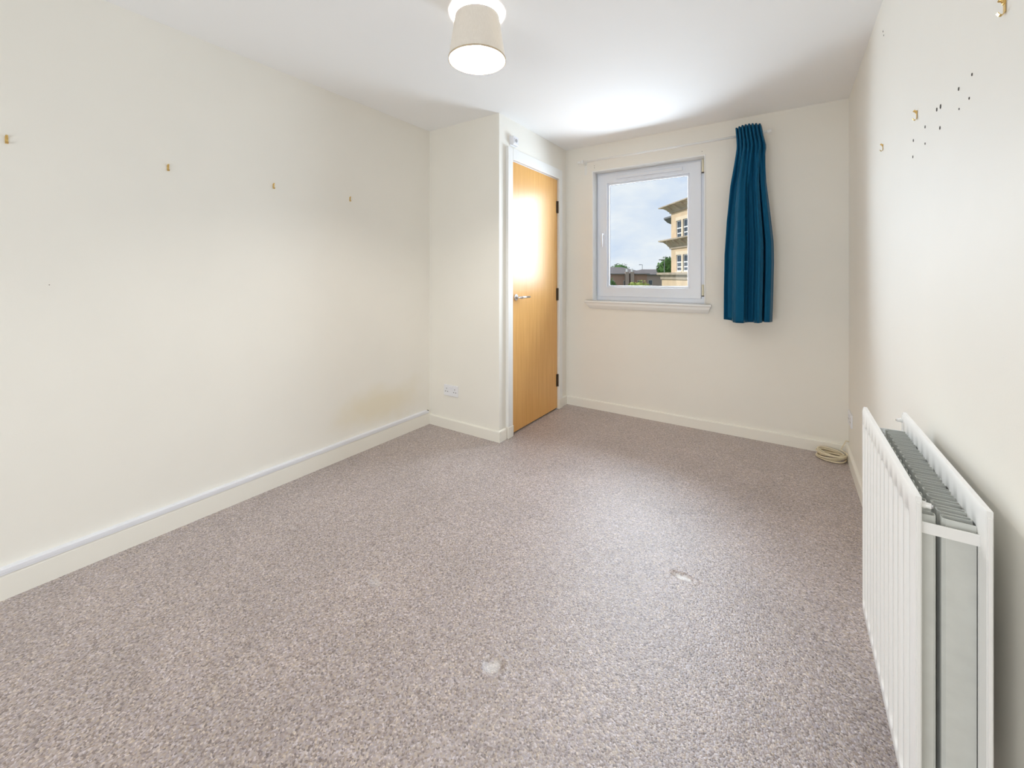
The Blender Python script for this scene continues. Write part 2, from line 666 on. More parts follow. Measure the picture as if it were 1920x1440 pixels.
struct(obj('wall_cupboard', boxes((XC - 0.1, XC, YR + 0.1, DY0, 0, H), (XC - 0.1, XC, DY1, YW, 0, H),
                                  (XC - 0.1, XC, DY0, DY1, DZ1, H)), M_WALL), 'cream cupboard wall round the oak door')

# skirting boards: moulded with a small rounded top edge
def skirt_prof(h, t, d):
    # (distance from wall, z); d = direction sign
    return [(0, 0.0), (d * t, 0.0), (d * t, h - 0.008), (d * (t - 0.003), h - 0.002), (d * (t - 0.008), h), (0, h)]
SK = 0.016
struct(obj('baseboard_left', prism([(XL + a, z) for a, z in skirt_prof(0.094, SK, 1)], 'y', YB, YR), M_SKIRT))
struct(obj('baseboard_return', prism([(YR + a, z) for a, z in skirt_prof(0.080, SK, -1)], 'x', XL + SK, XC + SK), M_SKIRT))
struct(obj('baseboard_cupboard', prism([(XC + a, z) for a, z in skirt_prof(0.080, SK, 1)], 'y', YR, 2.526), M_SKIRT))
struct(obj('baseboard_cupboard_end', prism([(XC + a, z) for a, z in skirt_prof(0.080, SK, 1)], 'y', 3.425, YW - SK), M_SKIRT))
struct(obj('baseboard_front', prism([(YW + a, z) for a, z in skirt_prof(0.080, SK, -1)], 'x', XC, XR), M_SKIRT))
struct(obj('baseboard_right', prism([(XR + a, z) for a, z in skirt_prof(0.080, SK, -1)], 'y', YB, YW - SK), M_SKIRT))

# ------------------------------------------------------------------ window
win = struct(empty('window_1', (0, 0, 0)), 'white tilt-and-turn window looking onto rooftops')
FY = YW + 0.085                 # room-side face of the sash
bm = boxes((WX0 + 0.001, WX0 + 0.010, YW - 0.002, YW + 0.10, WZ0, WZ1), (WX1 - 0.010, WX1 - 0.001, YW - 0.002, YW + 0.10, WZ0, WZ1),
           (WX0 + 0.010, WX1 - 0.010, YW - 0.002, YW + 0.10, WZ1 - 0.010, WZ1 - 0.001))
obj('reveal_lining', bm, M_TRIM, win)
# sill board with nosing and tapered apron moulding
prof = [(YW + 0.10, 0.965), (YW - 0.030, 0.965), (YW - 0.036, 0.970), (YW - 0.038, 0.976), (YW - 0.036, 0.982), (YW - 0.030, 0.987), (YW + 0.10, 0.987)]
bm = bmesh.new()
lo = [bm.verts.new((-1.544 if y < YW else WX0 + 0.002, y, z)) for y, z in prof]
hi = [bm.verts.new((-0.492 if y < YW else WX1 - 0.002, y, z)) for y, z in prof]
n = len(prof)
bm.faces.new(lo); bm.faces.new(list(reversed(hi)))
for i in range(n):
    bm.faces.new((lo[i], lo[(i + 1) % n], hi[(i + 1) % n], hi[i]))
# straight back edge of the horns against the wall
box(bm, -1.544, -0.492, YW - 0.030, YW, 0.965, 0.987)
sill = obj('window_sill', bm, M_TRIM, win)
bm = bmesh.new()
ap = [(0.0, 0.965, 0.030), (0.0, 0.945, 0.028), (0.0, 0.925, 0.018), (0.0, 0.914, 0.010)]
rows = []
for _, z, dep in ap:
    k = (0.965 - z) / 0.051
    x0 = -1.538 + 0.036 * k
    x1 = -0.498 - 0.017 * k
    rows.append([bm.verts.new(p) for p in ((x0, YW, z), (x0, YW - dep, z), (x1, YW - dep, z), (x1, YW, z))])
for a, b in zip(rows, rows[1:]):
    for i in range(4):
        bm.faces.new((a[i], a[(i + 1) % 4], b[(i + 1) % 4], b[i]))
bm.faces.new(rows[0]); bm.faces.new(list(reversed(rows[-1])))
obj('sill_apron', bm, M_TRIM, sill)
# fixed frame
fx0, fx1, fz0, fz1 = WX0 + 0.010, WX1 - 0.010, 0.987, WZ1 - 0.010
def ring(x0, x1, z0, z1, l, r, b, t_, y0, y1, bevel=0.003):
    """rectangular frame with mitred corners"""
    bm = bmesh.new()
    o = [(x0, z0), (x1, z0), (x1, z1), (x0, z1)]
    i = [(x0 + l, z0 + b), (x1 - r, z0 + b), (x1 - r, z1 - t_), (x0 + l, z1 - t_)]
    V = {}
    for nm, pts in (('o', o), ('i', i)):
        for k, (x, z) in enumerate(pts):
            for yy, yk in ((y0, 0), (y1, 1)):
                V[nm, k, yk] = bm.verts.new((x, yy, z))
    for k in range(4):
        k2 = (k + 1) % 4
        bm.faces.new((V['o', k, 0], V['o', k2, 0], V['i', k2, 0], V['i', k, 0]))
        bm.faces.new((V['o', k2, 1], V['o', k, 1], V['i', k, 1], V['i', k2, 1]))
        bm.faces.new((V['o', k, 0], V['o', k, 1], V['o', k2, 1], V['o', k2, 0]))
        bm.faces.new((V['i', k2, 0], V['i', k2, 1], V['i', k, 1], V['i', k, 0]))
    if bevel:
        bmesh.ops.bevel(bm, geom=list(bm.edges), offset=bevel, segments=2, affect='EDGES', profile=0.5)
    return bm
obj('window_frame', ring(fx0, fx1, fz0, fz1, 0.050, 0.050, 0.055, 0.050, FY + 0.012, FY + 0.075), M_UPVC, win)
sash = obj('sash', ring(-1.462, -0.580, 1.024, 2.143, 0.088, 0.088, 0.084, 0.086, FY - 0.004, FY + 0.060, 0.004), M_UPVC, win)
gx0, gx1, gz0, gz1 = -1.374, -0.668, 1.108, 2.057
obj('glazing_bead', ring(gx0 - 0.004, gx1 + 0.004, gz0 - 0.004, gz1 + 0.004, 0.022, 0.022, 0.020, 0.022, FY + 0.012, FY + 0.030, 0.006), M_UPVC, sash)
obj('seal', ring(gx0 + 0.016, gx1 - 0.016, gz0 + 0.014, gz1 - 0.016, 0.004, 0.004, 0.004, 0.004, FY + 0.026, FY + 0.032, 0), M_RUBBER, sash)
obj('pane', boxes((gx0 + 0.01, gx1 - 0.01, FY + 0.034, FY + 0.038, gz0 + 0.01, gz1 - 0.01)), M_GLASS, sash)
# trickle vent slider in the head
v = obj('trickle_vent', boxes((-1.285, -0.720, FY - 0.016, FY - 0.004, 2.085, 2.118), bevel=0.004), M_UPVC, win)
obj('vent_slot', boxes((-1.270, -1.010, FY - 0.0175, FY - 0.015, 2.098, 2.105)), M_PLASTIC, v)
obj('vent_slot', boxes((-0.995, -0.735, FY - 0.0175, FY - 0.015, 2.098, 2.105)), M_PLASTIC, v)
# lever handle
hx = -1.408
hd = obj('window_handle', boxes((hx - 0.014, hx + 0.014, FY - 0.016, FY - 0.004, 1.555, 1.618), bevel=0.005), M_PLASTIC, win)
obj('lever', tube([(hx, FY - 0.012, 1.592), (hx, FY - 0.036, 1.592), (hx, FY - 0.045, 1.583), (hx, FY - 0.046, 1.55), (hx, FY - 0.043, 1.51), (hx, FY - 0.043, 1.475)],
               [0.009, 0.009, 0.010, 0.009, 0.009, 0.007], 10), M_PLASTIC, hd, smooth=True)
for z0, z1 in ((2.045, 2.150), (1.048, 1.140)):
    bm = lathe([(0.0085, z0), (0.0085, z1)], 14, M=Matrix.Translation((-0.566, FY - 0.010, 0)))
    hg = smooth_by_angle(obj('window_hinge', bm, M_IVORY, win))
    bm = lathe([(0.0095, z0 - 0.004), (0.0095, z0 + 0.004)], 12, M=Matrix.Translation((-0.566, FY - 0.010, 0)))
    obj('hinge_pin_cap', bm, M_PLUG, hg)

# window made up behind the camera to hold the added fill light
added_win = struct(empty('added_back_window', (0, 0, 0)))
obj('window_frame', ring(BX0, BX1, BZ0, BZ1, 0.08, 0.08, 0.08, 0.08, YB - 0.09, YB - 0.03), M_UPVC, added_win)
obj('pane', boxes((BX0 + 0.07, BX1 - 0.07, YB - 0.062, YB - 0.058, BZ0 + 0.07, BZ1 - 0.07)), M_GLASS, added_win)
obj('window_sill', boxes((BX0 - 0.05, BX1 + 0.05, YB - 0.03, YB + 0.04, BZ0 - 0.03, BZ0), bevel=0.004), M_TRIM, added_win)

# ------------------------------------------------------------------ cupboard door
door = struct(empty('door_1', (XC, 2.98, 0)), 'oak veneer cupboard door with chrome lever handle')
def dobj(name, bm, m, parent, smooth=False):
    for vv in bm.verts:
        vv.co -= Vector((XC, 2.98, 0))
    return obj(name, bm, m, parent, smooth)
AT = 0.025
obj_frames = []
fr_l = dobj('architrave', boxes((XC, XC + AT, 2.536, 2.600, 0.084, 2.178), bevel=0.003), M_TRIM, door)
dobj('architrave', boxes((XC, XC + AT, 3.360, 3.424, 0.084, 2.178), bevel=0.003), M_TRIM, door)
dobj('architrave', boxes((XC, XC + AT, 2.600, 3.360, 2.092, 2.178), bevel=0.003), M_TRIM, door)
dobj('plinth_block', boxes((XC, XC + AT + 0.004, 2.533, 2.603, 0, 0.084), bevel=0.003), M_SKIRT, door)
dobj('plinth_block', boxes((XC, XC + AT + 0.002, 3.358, 3.425, 0, 0.084), bevel=0.003), M_SKIRT, door)
dobj('jamb_lining', boxes((XC - 0.10, XC + 0.001, 2.590, 2.6015, 0, 2.088), (XC - 0.10, XC + 0.001, 3.3585, 3.370, 0, 2.088),
                          (XC - 0.10, XC + 0.001, 2.590, 3.370, 2.0865, 2.098)), M_TRIM, door)
leaf = dobj('door_leaf', boxes((XC - 0.036, XC + 0.006, 2.604, 3.355, 0.012, 2.084), bevel=0.0015), M_OAK, door)
for z0, z1 in ((1.781, 1.890), (0.988, 1.099), (0.207, 0.318)):
    bm = lathe([(0.0065, z0), (0.0065, z1)], 12, M=Matrix.Translation((XC + 0.013, 3.3575, 0)))
    hg = smooth_by_angle(dobj('hinge', bm, M_STEEL, leaf))
    dobj('hinge_leaf', boxes((XC + 0.002, XC + 0.0075, 3.334, 3.3575, z0, z1)), M_STEEL, hg)
# lever handle on round rose
RX = rotmat_to((1, 0, 0))
hy, hz = 2.665, 1.045
bm = lathe([(0.0255, 0.0), (0.026, 0.004), (0.024, 0.0075), (0.012, 0.0085)], 28, M=Matrix.Translation((XC + 0.006, hy, hz)) @ RX)
rose = smooth_by_angle(dobj('handle_rose', bm, M_CHROME, leaf))
bm = tube([(XC + 0.012, hy, hz), (XC + 0.040, hy, hz), (XC + 0.050, hy + 0.004, hz), (XC + 0.056, hy + 0.014, hz), (XC + 0.056, hy + 0.05, hz + 0.001), (XC + 0.055, hy + 0.125, hz)],
          [0.0095, 0.0095, 0.0100, 0.0100, 0.0095, 0.0090], 14)
dobj('lever', bm, M_CHROME, rose, smooth=True)

# ------------------------------------------------------------------ ceiling lamp (lit)
LX, LY = -1.167, 1.467
lamp = tag(empty('ceiling_lamp', (LX, LY, H)), 'lit ceiling light with pale tapered fabric drum shade', 'ceiling lamp')
bm = lathe([(0.0, -0.001), (0.050, -0.001), (0.050, -0.008), (0.044, -0.018), (0.018, -0.024), (0.0, -0.024)][1:5], 28)
smooth_by_angle(obj('ceiling_rose', bm, M_PLASTIC, lamp))
bm = lathe([(0.019, -0.024), (0.021, -0.045), (0.021, -0.070), (0.016, -0.078)], 20)
smooth_by_angle(obj('lamp_holder', bm, M_PLASTIC, lamp))
# shade: thin double-skinned truncated cone
zt, zb, rt, rb, th = -0.022, -0.215, 0.100, 0.1285, 0.0015
bm = lathe([(rt, zt), (rb, zb), (rb - th, zb), (rt - th, zt)], 64, closed=True)
shade = smooth_by_angle(obj('lamp_shade', bm, M_SHADE, lamp))
M_RIM = mat('cream_shade_binding', (206, 190, 164), 0.7, noise=(80, 0.04))
bm = bmesh.new()
lathe([(rb + 0.0012, zb + 0.006), (rb + 0.0018, zb - 0.001), (rb - th - 0.001, zb - 0.001), (rb - th - 0.0008, zb + 0.006)], 64, bm=bm, closed=True)
smooth_by_angle(obj('shade_rim', bm, M_RIM, shade))
# spider ring and arms holding the shade
bm = tube([(0.0225 * math.cos(a * PI / 8), 0.0225 * math.sin(a * PI / 8), -0.066) for a in range(16)], 0.0018, 6, closed=True)
for k in range(3):
    a = k * 2 * PI / 3 + 0.5
    tube([(0.0225 * math.cos(a), 0.0225 * math.sin(a), -0.066), (0.060 * math.cos(a), 0.060 * math.sin(a), -0.05), (0.0985 * math.cos(a), 0.0985 * math.sin(a), -0.032)], 0.0015, 6, bm=bm)
obj('shade_carrier', bm, M_PLASTIC, shade)
prof = [(0.0125, -0.078), (0.014, -0.086), (0.021, -0.098), (0.028, -0.112), (0.030, -0.124), (0.027, -0.138), (0.018, -0.149), (0.006, -0.1535)]
obj('bulb', lathe(prof, 24), M_BULB, lamp, smooth=True)

# ------------------------------------------------------------------ radiator
RX0, RX1, RY0, RY1, RZ0, RZ1 = 0.196, 0.303, 1.063, 1.695, 0.160, 0.800
rad = tag(empty('radiator', (0.25, (RY0 + RY1) / 2, RZ0)), 'white double-panel convector radiator with ribbed front, open top', 'radiator')
def robj(name, bm, m, parent, smooth=False):
    for vv in bm.verts:
        vv.co -= Vector((0.25, (RY0 + RY1) / 2, RZ0))
    return obj(name, bm, m, parent, smooth)
NR = 12
PIT = (RY1 - RY0 - 0.03) / NR
def rib_depth(y, z, top=0.042, bot=0.032):
    """depth of the pressed recess between two ribs, arched at its ends"""
    q = (y - RY0 - 0.020) / PIT
    if q < 0 or q > NR:
        return 0.0
    fq = q - math.floor(q)
    e = min(fq - 0.0, 1.0 - fq) * PIT           # distance to the rib centre line
    side = min(1.0, max(0.0, (e - 0.006) / 0.007))
    half = PIT / 2
    arch = 0.020 * (1 - math.sqrt(max(0, 1 - min(1, abs(fq - 0.5) * 2) ** 2)))
    zt_ = RZ1 - top - arch - z
    zb_ = z - (RZ0 + bot + arch)
    end = min(1.0, max(0.0, min(zt_, zb_) / 0.008))
    s = side * end
    return s * s * (3 - 2 * s)
def panel(xo, sgn, xi):
    """closed pressed-steel panel: outer skin at xo facing sgn, inner skin at xi"""
    bm = bmesh.new()
    ysamp = [RY0]
    for r in range(NR):
        for k in (0.0, 0.10, 0.17, 0.24, 0.31, 0.42, 0.5, 0.58, 0.69, 0.76, 0.83, 0.90):
            ysamp.append(RY0 + 0.020 + PIT * (r + k))
    ysamp += [RY0 + 0.020 + PIT * NR, RY1]
    zs = [RZ0, RZ0 + 0.012]
    zs += [RZ0 + 0.026 + 0.0045 * k for k in range(9)]
    zs += [RZ0 + 0.1, RZ0 + 0.25, RZ0 + 0.4, RZ1 - 0.1]
    zs += [RZ1 - 0.078 + 0.0045 * k for k in range(9)]
    zs += [RZ1 - 0.008, RZ1]
    def skin(x0, s, dep):
        g = []
        for z in zs:
            row = []
            for y in ysamp:
                edge = 0.004 if z in (RZ0, RZ1) or y in (RY0, RY1) else 0.0
                row.append(bm.verts.new((x0 - s * (dep * rib_depth(y, z) + edge), y, z)))
            g.append(row)
        for a in range(len(zs) - 1):
            for b in range(len(ysamp) - 1):
                bm.faces.new((g[a][b], g[a][b + 1], g[a + 1][b + 1], g[a + 1][b]))
        return g
    A = skin(xo, sgn, 0.0085)
    B = skin(xi, -sgn, 0.0060)
    nz, ny = len(zs), len(ysamp)
    loop = [(0, j) for j in range(ny)] + [(i, ny - 1) for i in range(1, nz)] + [(nz - 1, j) for j in range(ny - 2, -1, -1)] + [(i, 0) for i in range(nz - 2, 0, -1)]
    for k in range(len(loop)):
        a, b = loop[k], loop[(k + 1) % len(loop)]
        bm.faces.new((A[a[0]][a[1]], A[b[0]][b[1]], B[b[0]][b[1]], B[a[0]][a[1]]))
    return bm
fp = smooth_by_angle(robj('front_panel', panel(RX0, -1, RX0 + 0.0165), M_RAD, rad), 40)
bp_ = smooth_by_angle(robj('back_panel', panel(RX1, 1, RX1 - 0.0165), M_RAD, rad), 40)
# end seams: raised folded flange down the near end of each panel
for nm_x, par in ((RX0 + 0.0055, fp), (RX1 - 0.0110, bp_)):
    robj('seam', boxes((nm_x, nm_x + 0.0055, RY0 - 0.003, RY0 + 0.004, RZ0 + 0.01, RZ1 - 0.010), bevel=0.001), M_RAD, par)
def convector(xa, xb, z0, z1):
    """square-wave folded sheet standing between xa (panel) and xb"""
    pts = []
    n = 18
    L = RY1 - RY0 - 0.075
    p = L / n
    y = RY0 + 0.030
    c = 0.004 if xb > xa else -0.004
    for k in range(n):
        pts += [(xa, y), (xb - c, y + 0.0015), (xb, y + 0.005), (xb, y + p * 0.62 - 0.005), (xb - c, y + p * 0.62 - 0.0015), (xa, y + p * 0.62)]
        y += p
    bm = bmesh.new()
    th_ = 0.0011
    # offset outline
    V = [Vector((a, b)) for a, b in pts]
    off = []
    for i, q in enumerate(V):
        t_ = (V[min(i + 1, len(V) - 1)] - V[max(i - 1, 0)]).normalized()
        off.append(q + Vector((-t_.y, t_.x)) * th_)
    lo1 = [bm.verts.new((q.x, q.y, z0)) for q in V]
    hi1 = [bm.verts.new((q.x, q.y, z1)) for q in V]
    lo2 = [bm.verts.new((q.x, q.y, z0)) for q in off]
    hi2 = [bm.verts.new((q.x, q.y, z1)) for q in off]
    for i in range(len(V) - 1):
        bm.faces.new((lo1[i], lo1[i + 1], hi1[i + 1], hi1[i]))
        bm.faces.new((lo2[i + 1], lo2[i], hi2[i], hi2[i + 1]))
        bm.faces.new((hi1[i], hi1[i + 1], hi2[i + 1], hi2[i]))
        bm.faces.new((lo1[i + 1], lo1[i], lo2[i], lo2[i + 1]))
    for i in (0, len(V) - 1):
        bm.faces.new((lo1[i], hi1[i], hi2[i], lo2[i]))
    return bm
robj('convector_fins', convector(RX0 + 0.0165, 0.2345, RZ0 + 0.045, RZ1 - 0.043), M_FIN, rad)
robj('convector_fins', convector(RX1 - 0.0165, 0.2430, RZ0 + 0.045, RZ1 - 0.043), M_FIN, rad)
# strap joining both panels at each end
for ya in (RY0 + 0.016, RY1 - 0.020):
    robj('strap', boxes((RX0 + 0.0155, RX1 - 0.0155, ya, ya + 0.0025, RZ1 - 0.073, RZ1 - 0.052), bevel=0.0006), M_RAD, rad)
    robj('strap', boxes((RX0 + 0.0155, RX1 - 0.0155, ya, ya + 0.0025, RZ0 + 0.052, RZ0 + 0.073), bevel=0.0006), M_RAD, rad)
# air vent plugs near the top corners
for (ax, ay, sx) in ((RX0 + 0.0165, RY0 + 0.020, 1), (RX1 - 0.0165, RY1 - 0.022, -1)):
    Mx = Matrix.Translation((ax, ay, RZ1 - 0.020)) @ rotmat_to((sx, -0.25 * 1, 0.0))
    vt = smooth_by_angle(robj('air_vent', lathe([(0.0062, -0.004), (0.0062, 0.005), (0.0050, 0.006), (0.0050, 0.013)], 6 * 3, M=Mx), M_RAD, rad))
    robj('vent_pin', lathe([(0.0028, 0.011), (0.0028, 0.0155)], 10, M=Mx), M_CHROME, vt)
# wall brackets
for ya in (RY0 + 0.33, RY1 - 0.10):
    robj('wall_bracket', boxes((RX1 - 0.004, XR, ya, ya + 0.030, RZ0 + 0.06, RZ1 - 0.30)), M_FIN, rad)

# ------------------------------------------------------------------ curtain rail and curtain
rail_y, rail_z = YW - 0.075, 2.246
rail = tag(empty('curtain_rail', (-0.84, rail_y, rail_z)), 'slim white curtain pole above the window', 'curtain pole')
def lobj(name, bm, m, parent, smooth=False):
    for vv in bm.verts:
        vv.co -= Vector((-0.84, rail_y, rail_z))
    return obj(name, bm, m, parent, smooth)
RXm = rotmat_to((1, 0, 0))
lobj('pole', tube([(-1.572, rail_y, rail_z - 0.006), (-0.112, rail_y, rail_z)], 0.0085, 14), M_TRIM, rail, smooth=True)
for xx, zz in ((-1.590, rail_z - 0.006), (-0.120, rail_z)):
    smooth_by_angle(lobj('finial', lathe([(0.010, 0.0), (0.0135, 0.002), (0.0135, 0.026), (0.011, 0.029)], 18, M=Matrix.Translation((xx, rail_y, zz)) @ RXm), M_TRIM, rail))
for bx_ in (-1.545, -0.150):
    br_ = lobj('bracket', boxes((bx_ - 0.011, bx_ + 0.011, YW - 0.006, YW, rail_z - 0.105, rail_z + 0.015), bevel=0.002), M_TRIM, rail)
    lobj('bracket_arm', boxes((bx_ - 0.008, bx_ + 0.008, rail_y - 0.012, YW - 0.004, rail_z - 0.020, rail_z - 0.010), bevel=0.002), M_TRIM, br_)
    lobj('pole_cup', boxes((bx_ - 0.009, bx_ + 0.009, rail_y - 0.014, rail_y + 0.014, rail_z - 0.018, rail_z + 0.012), bevel=0.004), M_TRIM, br_)

M_CURT = bpy.data.materials.new('teal_blue_satin')
M_CURT.use_nodes = True
t = M_CURT.node_tree
b = t.nodes['Principled BSDF']
b.inputs['Roughness'].default_value = 0.40
b.inputs['Specular IOR Level'].default_value = 0.5
b.inputs['Specular Tint'].default_value = lin((90, 190, 230))
b.inputs['Sheen Weight'].default_value = 0.08
b.inputs['Sheen Tint'].default_value = lin((70, 170, 210))
co = t.nodes.new('ShaderNodeTexCoord')
mpn = t.nodes.new('ShaderNodeMapping')
mpn.inputs['Scale'].default_value = (400, 400, 40)
n = t.nodes.new('ShaderNodeTexNoise')
n.inputs['Scale'].default_value = 1.0
t.links.new(co.outputs['Object'], mpn.inputs['Vector'])
t.links.new(mpn.outputs['Vector'], n.inputs['Vector'])
cr = t.nodes.new('ShaderNodeValToRGB')
cr.color_ramp.elements[0].color = lin((14, 68, 100))
cr.color_ramp.elements[1].color = lin((20, 82, 118))
t.links.new(n.outputs['Fac'], cr.inputs['Fac'])
t.links.new(cr.outputs['Color'], b.inputs['Base Color'])

ZT, ZB = 2.296, 0.885
LEFT = [(0.0, -0.314), (0.06, -0.308), (0.10, -0.306), (0.14, -0.312), (0.20, -0.325), (0.30, -0.350), (0.47, -0.374), (0.66, -0.391), (0.85, -0.396), (1.0, -0.397)]
RIGHT = [(0.0, -0.156), (0.06, -0.142), (0.115, -0.125), (0.15, -0.131), (0.20, -0.130), (0.30, -0.124), (0.42, -0.106), (0.60, -0.081), (0.70, -0.079), (0.85, -0.083), (1.0, -0.089)]
PROF = [(0, -0.014), (0.09, -0.022), (0.17, -0.020), (0.21, 0.012), (0.26, 0.056), (0.32, 0.068), (0.42, 0.062), (0.46, 0.018), (0.55, 0.004), (0.63, 0.010),
        (0.675, 0.050), (0.72, 0.062), (0.79, 0.050), (0.815, -0.005), (0.835, 0.000), (0.87, 0.036), (0.94, 0.030), (1.0, 0.000)]
bm = bmesh.new()
NU, NV = 150, 64
grid = []
for j in range(NV + 1):
    v_ = (j / NV)
    v_ = v_ if v_ > 0.2 else v_
    row = []
    l, r_ = lerpk(v_, LEFT), lerpk(v_, RIGHT)
    wlow = interp(v_, [(0.08, 0.0), (0.45, 0.85), (0.8, 1.0)])
    for i in range(NU + 1):
        u = i / NU
        # pencil pleats at the heading
        pl = math.sin(2 * PI * (7.5 * u + 0.1))
        pl = math.copysign(abs(pl) ** 0.7, pl)
        bulge = 0.050 * math.sin(PI * u) ** 0.8
        head = bulge + 0.010 * pl * interp(v_, [(0.0, 1.0), (0.10, 1.0), (0.16, 1.3), (0.5, 0.3)])
        mid = bulge * 0.6 + 0.016 * math.sin(2 * PI * (4.0 * u + 0.15))
        low = 1.45 * interp(u, PROF)
        hb = interp(v_, [(0.06, 1.0), (0.25, 0.0)])
        d = low * wlow + (1 - wlow) * (head * hb + mid * (1 - hb))
        x = l + (r_ - l) * u
        # folds lean over each other a little lower down
        x += wlow * 0.006 * math.sin(2 * PI * (3.2 * u - 0.1)) * math.sin(PI * u)
        z = ZT + (ZB - ZT) * v_
        if j == 0:
            z += 0.004 * math.sin(2 * PI * 7.5 * u + 0.6) - 0.004
        if v_ > 0.9:
            z -= (v_ - 0.9) / 0.1 * (0.010 * math.sin(PI * min(1, u / 0.82)) if u < 0.82 else -0.002)
        row.append(bm.verts.new((x, rail_y - 0.032 - d, z)))
    grid.append(row)
for j in range(NV):
    for i in range(NU):
        bm.faces.new((grid[j][i], grid[j + 1][i], grid[j + 1][i + 1], grid[j][i + 1]))
cur = tag(obj('curtain', bm, M_CURT, smooth=True), 'teal blue pleated curtain bunched at the right end of its pole', 'curtain')
sm = cur.modifiers.new('thickness', 'SOLIDIFY')
sm.thickness = 0.003
for k in range(6):
    xk = -0.290 + 0.024 * k
    bm = tube([(xk, rail_y - 0.030, rail_z - 0.012), (xk, rail_y - 0.016, rail_z - 0.010), (xk, rail_y - 0.012, rail_z - 0.004), (xk, rail_y - 0.010, rail_z)], 0.0015, 6)
    obj('curtain_hook', bm, M_PLASTIC, cur)

# ------------------------------------------------------------------ sockets, thermostat
def socket(name, loc, rz, label):
    """double switched socket; local +y is out of the wall, x along it"""
    s = tag(empty(name, loc, rz), label, 'socket', 'white double wall sockets')
    plate = obj('face_plate', boxes((-0.073, 0.073, -0.001, 0.009, -0.043, 0.043), bevel=0.003), M_PLASTIC, s)
    for sx in (-1, 1):
        for (px_, pz_, w_, h_) in ((0.0, 0.014, 0.0045, 0.010), (-0.011, -0.009, 0.009, 0.005), (0.011, -0.009, 0.009, 0.005)):
            cx = sx * 0.043 + px_
            obj('pin_slot', boxes((cx - w_ / 2, cx + w_ / 2, 0.0085, 0.0094, pz_ - h_ / 2, pz_ + h_ / 2)), M_PLUG, plate)
        rk = prism([(0.0085, 0.004), (0.0085, 0.028), (0.0135, 0.027), (0.0105, 0.005)], 'x', sx * 0.013 - 0.006, sx * 0.013 + 0.006)
        obj('rocker_switch', rk, M_PLASTIC, plate)
        obj('screw_cap', lathe([(0.003, 0.0), (0.003, 0.0012)], 10, M=Matrix.Translation((sx * 0.030, 0.0085, -0.028)) @ rotmat_to((0, 1, 0))), M_PLASTIC, plate)
    return s
socket('wall_socket', (-2.212, YR, 0.303), PI, 'white double socket low on the cupboard end wall')
socket('wall_socket', (XR, 3.430, 0.287), PI / 2, 'white double socket on the right wall by the corner')

th_ = tag(empty('thermostat', (XC, 2.625, 2.236)), 'small white wall thermostat above the oak door', 'thermostat')
obj('backplate', boxes((0, 0.008, -0.038, 0.042, -0.036, 0.036), bevel=0.002), M_PLASTIC, th_)
cv = obj('cover', boxes((0.006, 0.034, -0.034, 0.038, -0.034, 0.034), bevel=0.005), M_PLASTIC, th_)
M_GREY = mat('pale_grey_print', (176, 178, 184), 0.5, noise=(90, 0.05))
smooth_by_angle(obj('dial', lathe([(0.014, 0.0), (0.013, 0.004), (0.010, 0.005)], 22, M=Matrix.Translation((0.0335, 0.006, 0.002)) @ rotmat_to((1, 0, 0))), M_GREY, cv))
obj('scale_mark', boxes((0.0335, 0.0345, -0.022, -0.018, -0.018, 0.018)), M_GREY, cv)

# ------------------------------------------------------------------ cable trunking and cable coil
tr = tag(empty('cable_trunking', (XL, 0.75, 0.094)), 'white plastic mini trunking running along top of left skirting', 'trunking')
bm = prism([(0.0, 0.001), (0.019, 0.001), (0.019, 0.016), (0.017, 0.0175), (0.0, 0.0175)], 'y', YB - 0.74, 2.425 - 0.75)
obj('channel', bm, M_PLASTIC, tr)
bm = prism([(0.0, 0.0175), (0.0195, 0.0175), (0.0205, 0.010), (0.0215, 0.010), (0.0215, 0.0225), (0.019, 0.0260), (0.0, 0.0260)], 'y', YB - 0.74, 2.405 - 0.75)
obj('lid', bm, M_PLASTIC, tr)
obj('end_opening', boxes((0.002, 0.017, 1.6745, 1.6765, 0.003, 0.022)), M_PLUG, tr)

bm = bmesh.new()
cx, cy = 0.243, 3.445
path = []
NL = 9
for i in range(NL * 30 + 1):
    a = 2 * PI * i / 30
    k = i / 30.0
    r = 0.064 + 0.010 * math.sin(k * 2.3) + 0.003 * math.sin(3 * a + k)
    zc = 0.006 + 0.0048 * k + 0.007 * math.sin(a + 0.7 * k) * min(1, k / 2)
    path.append((cx + r * 1.08 * math.cos(a + 0.5), cy + r * 0.92 * math.sin(a + 0.5), max(0.0048, zc)))
coil = tag(empty('cable_coil', (cx, cy, 0)), 'coil of cream cable lying on the carpet in the corner', 'cable')
for i in range(len(path)):
    path[i] = (path[i][0] - cx, path[i][1] - cy, path[i][2])
obj('coiled_cable', tube(path, 0.0045, 8), M_CABLE, coil, smooth=True)
end = Vector(path[-1])
tp = [path[-2], path[-1], (0.052, 0.040, 0.060), (0.066, 0.062, 0.080), (0.076, 0.070, 0.100), (0.082, 0.078, 0.112), (0.0925, 0.085, 0.108), (0.099, 0.085, 0.106)]
obj('cable_tail', tube(tp, 0.0030, 8), M_CABLE, coil, smooth=True)

